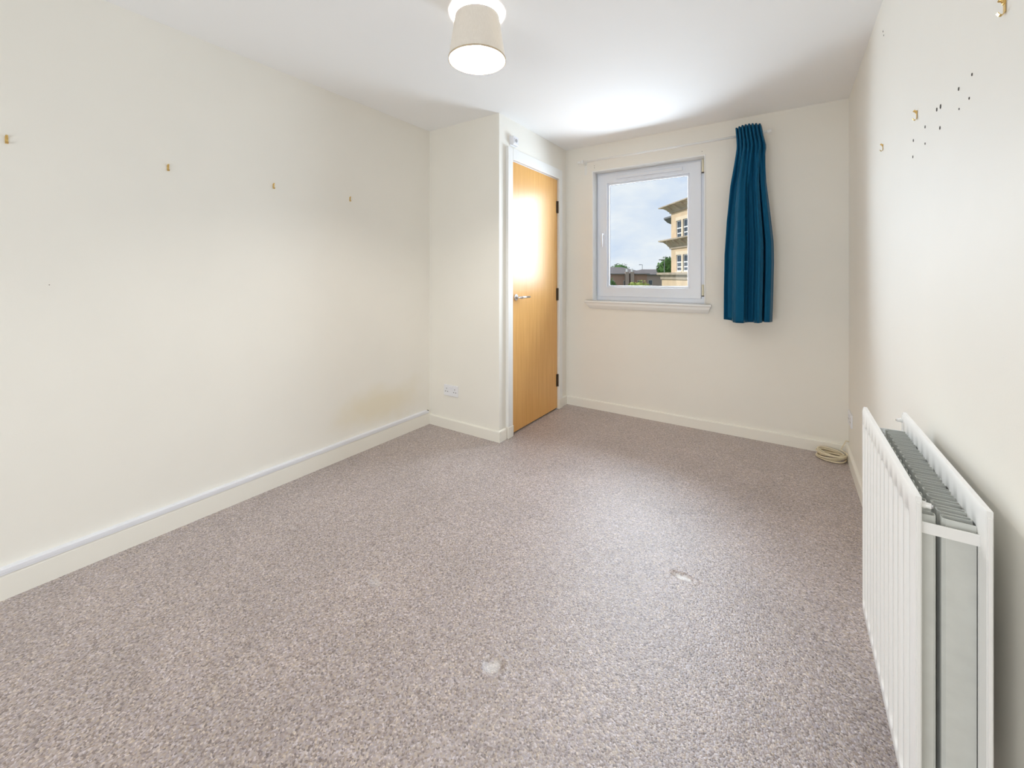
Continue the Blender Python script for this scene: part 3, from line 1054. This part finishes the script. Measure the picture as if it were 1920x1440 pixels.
# ------------------------------------------------------------------ picture hooks, nail, screw holes
def make_hook(name):
    """brass picture hook; local +x out of the wall"""
    h_ = empty(name)
    prof = [(0.0010, 0.010), (0.0010, -0.010), (0.0020, -0.0145), (0.0050, -0.0170), (0.0085, -0.0155), (0.0115, -0.0105)]
    inner = [(a - 0.0, z) for a, z in prof]
    out_ = []
    for i, (a, z) in enumerate(prof):
        p, q = prof[max(i - 1, 0)], prof[min(i + 1, len(prof) - 1)]
        tx, tz = q[0] - p[0], q[1] - p[1]
        L = math.hypot(tx, tz)
        out_.append((a - tz / L * 0.0011, z + tx / L * 0.0011))
    bm = prism(inner + out_[::-1], 'y', -0.0042, 0.0042)
    obj('hook_strip', bm, M_BRASS, h_)
    Mx = Matrix.Translation((0.0015, 0, 0.0085)) @ rotmat_to((0.80, 0, 0.62))
    bm = lathe([(0.0012, -0.004), (0.0012, 0.001), (0.0034, 0.001), (0.0034, 0.0035), (0.0028, 0.004), (0.0028, 0.0050), (0.0036, 0.0055), (0.0036, 0.0085), (0.0026, 0.0095)], 14, M=Mx)
    smooth_by_angle(obj('nail', bm, M_BRASS, h_))
    bm = boxes((0.0, 0.0045, -0.0038, 0.0038, 0.0035, 0.0125), bevel=0.0008)
    obj('nail_sleeve', bm, M_BRASS, h_)
    return h_
def copy_tree(o, parent=None):
    c_ = o.copy()
    COL.objects.link(c_)
    c_.parent = parent
    for ch in o.children:
        copy_tree(ch, c_)
    return c_
hook0 = make_hook('picture_hook')
HOOKS = [((XL, 0.238, 1.727), 0, 'brass picture hook at the left edge of the photo, nearest on left wall'),
         ((XL, 0.726, 1.727), 0, 'second brass picture hook from the left edge, on the left wall'),
         ((XL, 1.211, 1.727), 0, 'third brass picture hook from the left edge, on the left wall'),
         ((XL, 1.708, 1.729), 0, 'brass picture hook on left wall closest to the cupboard corner'),
         ((XR, 2.360, 1.765), PI, 'brass picture hook on right wall nearest the window, smallest there'),
         ((XR, 1.801, 1.723), PI, 'brass picture hook on right wall just left of the screw holes'),
         ((XR, 1.165, 1.722), PI, 'large brass picture hook at the top right corner of the photo')]
for i, (loc, rz, lab) in enumerate(HOOKS):
    hk = hook0 if i == 0 else copy_tree(hook0)
    hk.location = loc
    hk.rotation_euler = (0, 0, rz)
    tag(hk, lab, 'hook', 'brass picture hooks')
nail = tag(empty('panel_pin', (XL, 0.346, 1.176)), 'tiny dark panel pin in the bare left wall', 'nail')
obj('pin_shank', lathe([(0.0009, -0.004), (0.0009, 0.004)], 8, M=rotmat_to((1, 0, 0))), M_STEEL, nail)
obj('pin_head', lathe([(0.0017, 0.004), (0.0017, 0.005)], 10, M=rotmat_to((1, 0, 0))), M_STEEL, nail)

# screw holes with plugs left in the walls (pieces of those walls)
HOLES_R = [(1.594, 1.670, 1.2), (1.561, 1.667, 1.4), (1.710, 1.657, 1.0), (1.566, 1.611, 1.1), (1.848, 1.654, 1.1), (1.710, 1.607, 0.8), (1.854, 1.602, 1.0),
           (1.420, 1.661, 1.0), (1.334, 1.661, 0.8), (1.351, 1.614, 0.7), (1.417, 1.612, 0.6), (2.360, 2.262, 0.9), (2.345, 2.238, 0.8)]
bm = lathe([(0.0036, 0.0), (0.0040, 0.0006), (0.0036, 0.0012), (0.0026, 0.0012), (0.0022, 0.0002)], 12, M=rotmat_to((-1, 0, 0)))
hole0 = obj('screw_hole', bm, M_PLUG, wall_right)
for i, (y, z, k) in enumerate(HOLES_R):
    ho = hole0 if i == 0 else hole0.copy()
    if i:
        COL.objects.link(ho)
        ho.parent = wall_right
    ho.location = (XR + 0.0002, y, z)
    ho.scale = (1, k, k * 1.15)
for (x, z, k) in ((-1.462, 2.196, 0.9), (-1.463, 2.214, 0.8), (-0.560, 2.196, 0.7)):
    bm = lathe([(0.0036, 0.0), (0.0040, 0.0006), (0.0036, 0.0012), (0.0022, 0.0002)], 12, M=rotmat_to((0, -1, 0)))
    ho = obj('screw_hole', bm, M_PLUG, wall_front)
    ho.location = (x, YW + 0.0002, z)
    ho.scale = (k, 1, k)

# ------------------------------------------------------------------ outside: street, tenement, terraces, trees
GZ = -7.2
M_GROUND = mat('grass_verge', (110, 124, 82), 0.95, spec=0.1, noise=(0.4, 0.2))
M_ROAD = mat('asphalt', (118, 118, 120), 0.9, spec=0.2, noise=(2, 0.1))
struct(obj('ground', boxes((-160, 120, 4.5, 260, GZ - 0.5, GZ)), M_GROUND))
struct(obj('street', boxes((-60, 40, 22, 34, GZ - 0.2, GZ + 0.03)), M_ROAD))

M_STONE = mat('sandstone_ashlar', (222, 197, 166), 0.85, spec=0.2, noise=(1.3, 0.10), bump=(30, 0.1, 0.02))
M_CORN = mat('weathered_stone', (182, 168, 150), 0.9, spec=0.2, noise=(1.8, 0.18))
M_PALE = mat('pale_dressed_stone', (236, 218, 192), 0.85, spec=0.2, noise=(2, 0.05))
M_FGLASS = mat('dark_window_glass', (46, 62, 76), 0.08, spec=0.6, noise=(1.5, 0.4))
M_FSASH = mat('white_sash_paint', (232, 234, 236), 0.5, noise=(3, 0.03))
M_LEAD = mat('lead_roof', (112, 114, 118), 0.7, noise=(1, 0.1))

ten = tag(empty('tenement', (-9.82, 43.93, GZ), math.atan2(-0.783, 0.622)), 'tall golden sandstone tenement with grey cornices seen through window', 'building')
# local frame: x along the facade, y into the building, z up from the street
Z = lambda z: z - GZ
FW, DEPTH = 13.0, 9.0
pairs = [(1.10, 2.13), (2.44, 3.50), (6.6, 7.65), (7.95, 9.0)]
levels = [(1.62, 3.25), (4.90, 6.62)]
bm = bmesh.new()
zs_ = [0.0, Z(1.62), Z(3.25), Z(4.90), Z(6.62), Z(7.9)]
cuts = [0.0] + [c_ for p_ in pairs for c_ in p_] + [FW]
for i in range(len(cuts) - 1):
    if i % 2 == 0:
        box(bm, cuts[i], cuts[i + 1], 0, 0.5, 0, Z(7.9))
    else:
        for za, zb_ in ((0.0, Z(1.62)), (Z(3.25), Z(4.90)), (Z(6.62), Z(7.9))):
            box(bm, cuts[i], cuts[i + 1], 0, 0.5, za, zb_)
box(bm, 0, FW, 0.6, DEPTH, 0, Z(7.9))
obj('wall', bm, M_STONE, ten)
obj('base_storey', boxes((-0.95, FW + 0.5, -0.55, 0.55, 0, Z(1.15))), M_STONE, ten)
def cornice(z0, z1, out_, nbr, dep):
    """stepped, flared cornice with corbels below its shelf"""
    h_ = z1 - z0
    prof = [(0.0, z0), (-0.12, z0 + 0.02), (-0.14, z0 + h_ * 0.22), (-0.22, z0 + h_ * 0.30), (-0.34, z0 + h_ * 0.52), (-0.62 * out_, z0 + h_ * 0.78), (-out_, z0 + h_ * 0.86), (-out_, z1), (0.5, z1), (0.5, z0)]
    bm = bmesh.new()
    lo = [bm.verts.new((min(0, y), y, z)) for y, z in prof]
    hi = [bm.verts.new((FW, y, z)) for y, z in prof]
    k = len(prof)
    bm.faces.new(lo); bm.faces.new(list(reversed(hi)))
    for i in range(k):
        bm.faces.new((lo[i], lo[(i + 1) % k], hi[(i + 1) % k], hi[i]))
    c_ = obj('cornice', bm, M_CORN, ten)
    for q in range(nbr):
        x = 0.5 + q * 1.35
        bm = prism([(-0.2, z0 + h_ * 0.32), (-0.85 * out_, z0 + h_ * 0.72), (-0.85 * out_, z0 + h_ * 0.84), (-0.2, z0 + h_ * 0.84)], 'x', x, x + 0.28)
        obj('corbel', bm, M_CORN, c_)
cornice(Z(7.50), Z(8.22), 0.95, 9, 0.5)
cornice(Z(3.88), Z(4.82), 0.95, 9, 0.5)
bm = boxes((-1.30, FW + 0.9, -0.95, 0.3, Z(1.30), Z(1.52)), (-1.05, FW + 0.6, -0.66, 0.3, Z(0.85), Z(1.30)))
obj('cornice', bm, M_CORN, ten)
obj('roof', boxes((-0.7, FW, -0.7, DEPTH, Z(8.22), Z(8.27))), M_LEAD, ten)
for li, (z0, z1) in enumerate(levels):
    for (x0, x1) in pairs:
        w_ = empty('window', (0, 0, 0))
        w_.parent = ten
        xm = (x0 + x1) / 2
        zm = Z(z0) + (z1 - z0) * 0.56
        fbm = boxes((x0, x0 + 0.08, 0.06, 0.14, Z(z0), Z(z1)), (x1 - 0.08, x1, 0.06, 0.14, Z(z0), Z(z1)), (x0, x1, 0.06, 0.14, Z(z1) - 0.09, Z(z1)),
                    (x0, x1, 0.04, 0.14, Z(z0), Z(z0) + 0.12), (x0, x1, 0.04, 0.14, zm - 0.06, zm + 0.06), (x0, x1, 0.06, 0.14, Z(z0) + (z1 - z0) * 0.27 - 0.05, Z(z0) + (z1 - z0) * 0.27 + 0.06))
        obj('sash_frame', fbm, M_FSASH, w_)
        obj('pane', boxes((x0 + 0.06, x1 - 0.06, 0.10, 0.115, Z(z0) + 0.05, Z(z1) - 0.05)), M_FGLASS, w_)
        obj('sill', boxes((x0 - 0.08, x1 + 0.08, -0.10, 0.3, Z(z0) - 0.14, Z(z0))), M_PALE, w_)
    for (xa, xb) in ((1.0, 3.6), (6.5, 9.1)):
        obj('lintel_band', boxes((xa, xb, -0.035, 0.2, Z(z1), Z(z1) + 0.34)), M_PALE, ten)
        for (a_, b_) in ((2.13, 2.44),) if xa < 2 else ((7.65, 7.95),):
            obj('mullion', boxes((a_, b_, -0.03, 0.2, Z(z0), Z(z1))), M_PALE, ten)
# rear wing whose eaves just show behind the bay
obj('rear_wing', boxes((-4.75, FW, 2.6, DEPTH + 6, 0, Z(7.2))), M_STONE, ten)
bm = prism([(2.6, Z(7.15)), (2.2, Z(7.30)), (1.75, Z(7.68)), (1.75, Z(7.86)), (6.0, Z(7.86)), (6.0, Z(7.15))], 'x', -5.45, -0.1)
obj('rear_eaves', bm, M_LEAD, ten)

M_BRICK = brick_mat('red_brown_brick', (172, 138, 122), (156, 124, 112), (172, 160, 150), 4.0)
M_BRICK2 = brick_mat('grey_brown_brick', (168, 150, 142), (152, 138, 132), (176, 168, 160), 4.0)
M_TILE = mat('grey_roof_tiles', (128, 122, 122), 0.85, spec=0.2, noise=(1.2, 0.12))
M_FRAMEGREY = mat('pale_window_frames', (196, 192, 188), 0.6, noise=(3, 0.03))
def terrace(name, loc, rz, L, D, eave, ridge, wallm, label, nw):
    """hip-ended brick block; local x along it, -y towards the viewer"""
    h_ = tag(empty(name, loc, rz), label, 'building')
    obj('wall', boxes((0, L, 0, D, 0, eave)), wallm, h_)
    bm = bmesh.new()
    o_ = 0.4
    hip = D * 0.45
    v_ = [bm.verts.new(p) for p in ((-o_, -o_, eave), (L + o_, -o_, eave), (L + o_, D + o_, eave), (-o_, D + o_, eave), (hip, D / 2, ridge), (L - hip, D / 2, ridge))]
    for f in ((0, 3, 2, 1), (0, 1, 5, 4), (1, 2, 5), (2, 3, 4, 5), (3, 0, 4)):
        bm.faces.new([v_[i] for i in f])
    rf = obj('roof', bm, M_TILE, h_)
    obj('gutter', boxes((-o_, L + o_, -o_ - 0.1, -o_ + 0.05, eave - 0.12, eave + 0.02)), M_LEAD, rf)
    for k in range(nw):
        x = (k + 0.5) * L / nw
        for z in (eave - 1.75, eave - 4.4):
            f_ = obj('window', boxes((x - 0.45, x + 0.45, -0.06, 0.05, z - 0.55, z + 0.55)), M_FRAMEGREY, h_)
            obj('pane', boxes((x - 0.37, x + 0.37, -0.09, -0.05, z - 0.47, z + 0.47)), M_FGLASS, f_)
    return h_
ang1 = math.atan2(0.5547, 0.832)
# far terraces: eaves about level with this room
t1 = terrace('brick_terrace', (-36.0, 66.2, GZ), ang1 * 0.95, 17.6, 8.0, 8.78, 10.05, M_BRICK, 'red-brown brick terrace with grey hipped roof, left in the window view', 7)
for xx in (13.6, 14.5):
    bm = boxes((xx, xx + 0.62, -0.75, 0.0, 0, 9.1))
    st = obj('chimney_stack', bm, M_BRICK2, t1)
    obj('chimney_pot', lathe([(0.2, 9.1), (0.16, 9.6), (0.18, 9.65)], 12, M=Matrix.Translation((xx + 0.31, -0.37, 0))), M_FSASH, st)
terrace('brick_terrace', (-28.3, 89.2, GZ), ang1, 14.0, 8.0, 8.68, 9.85, M_BRICK2, 'grey-brown brick terrace beside the sandstone tenement', 5)

M_LEAF = mat('tree_leaves', (84, 122, 62), 0.8, spec=0.2, noise=(1.0, 0.35))
M_LEAF2 = mat('yellow_green_leaves', (158, 172, 92), 0.8, spec=0.2, noise=(1.0, 0.3))
M_BARK = mat('bark', (92, 78, 64), 0.95, noise=(4, 0.2))
def tree(name, loc, crown_z, rx, rz, label, cat, leafm, trunk=True, n=900, leaf=0.45):
    t_ = tag(empty(name, loc), label, cat)
    rnd = random.Random(hash((round(loc[0]), round(loc[1]))) & 0xffff)
    bm = bmesh.new()
    lobes = [(Vector((0, 0, crown_z)), rx, rz)]
    for k in range(6):
        a = rnd.uniform(0, 2 * PI)
        lobes.append((Vector((math.cos(a) * rx * 0.55, math.sin(a) * rx * 0.55, crown_z + rnd.uniform(-0.35, 0.3) * rz)), rx * 0.55, rz * 0.6))
    for k in range(n):
        c_, a_, b_ = rnd.choice(lobes)
        d_ = Vector((rnd.gauss(0, 1), rnd.gauss(0, 1), rnd.gauss(0, 1))).normalized()
        q = rnd.uniform(0.72, 1.02)
        p = c_ + Vector((d_.x * a_ * q, d_.y * a_ * q, d_.z * b_ * q))
        nrm = (d_ + Vector((rnd.uniform(-.7, .7), rnd.uniform(-.7, .7), rnd.uniform(-.4, .9)))).normalized()
        u_ = nrm.orthogonal().normalized()
        w_ = nrm.cross(u_)
        s_ = leaf * rnd.uniform(0.6, 1.3)
        bm.faces.new([bm.verts.new(p + u_ * s_ * c1 + w_ * s_ * c2) for c1, c2 in ((-0.5, 0), (0, -0.35), (0.5, 0), (0, 0.35))])
    f_ = obj('foliage', bm, leafm, t_)
    f_['kind'] = 'stuff'
    bm = bmesh.new()
    for c_, a_, b_ in lobes:
        ret = bmesh.ops.create_icosphere(bm, subdivisions=2, radius=1.0)
        for v_ in ret['verts']:
            j = 0.66 + 0.1 * rnd.random()
            v_.co = Vector((v_.co.x * a_ * j, v_.co.y * a_ * j, v_.co.z * b_ * j)) + c_
    obj('inner_foliage', bm, leafm, t_)
    if trunk:
        obj('trunk', tube([(0, 0, 0), (0.1, 0, crown_z * 0.5), (0, 0.1, crown_z)], [0.35, 0.25, 0.12], 8), M_BARK, t_)
    return t_
tree('broadleaf_tree', (-40.2, 117.4, GZ), 9.6, 2.9, 2.9, 'round green tree behind the left brick terrace roof', 'tree', M_LEAF)
tree('broadleaf_tree', (-17.7, 76.2, GZ), 9.9, 1.9, 2.1, 'dark green tree against the edge of the sandstone tenement', 'tree', M_LEAF)
tree('garden_bush', (-16.4, 55.2, GZ), 6.5, 1.5, 1.35, 'yellow-green bush top below the brick terraces', 'bush', M_LEAF2, leaf=0.3)
tree('garden_bush', (-19.6, 53.0, GZ), 6.9, 0.75, 1.4, 'dark green bush at the left edge of the window view', 'bush', M_LEAF, leaf=0.25, n=400)

M_POLE = mat('galvanised_pole', (150, 154, 158), 0.5, metal=0.6, noise=(2, 0.05))
def street_lamp(loc, h_, rz, label):
    s_ = tag(empty('street_lamp', loc, rz), label, 'street lamp', 'street lamps beyond the window')
    obj('post', tube([(0, 0, 0), (0, 0, h_ * 0.5), (0, 0, h_)], [0.09, 0.07, 0.05], 8), M_POLE, s_)
    obj('lamp_head', prism([(0.0, h_ - 0.03), (0.72, h_ - 0.06), (0.80, h_ + 0.02), (0.70, h_ + 0.10), (0.0, h_ + 0.05)], 'y', -0.12, 0.12), M_POLE, s_)
    return s_
street_lamp((-14.86, 62.2, GZ), 10.7, math.radians(213), 'grey street lamp head just left of the sandstone tenement')
street_lamp((-29.2, 100.7, GZ), 11.05, math.radians(213), 'distant street lamp above the gap between brick terraces')
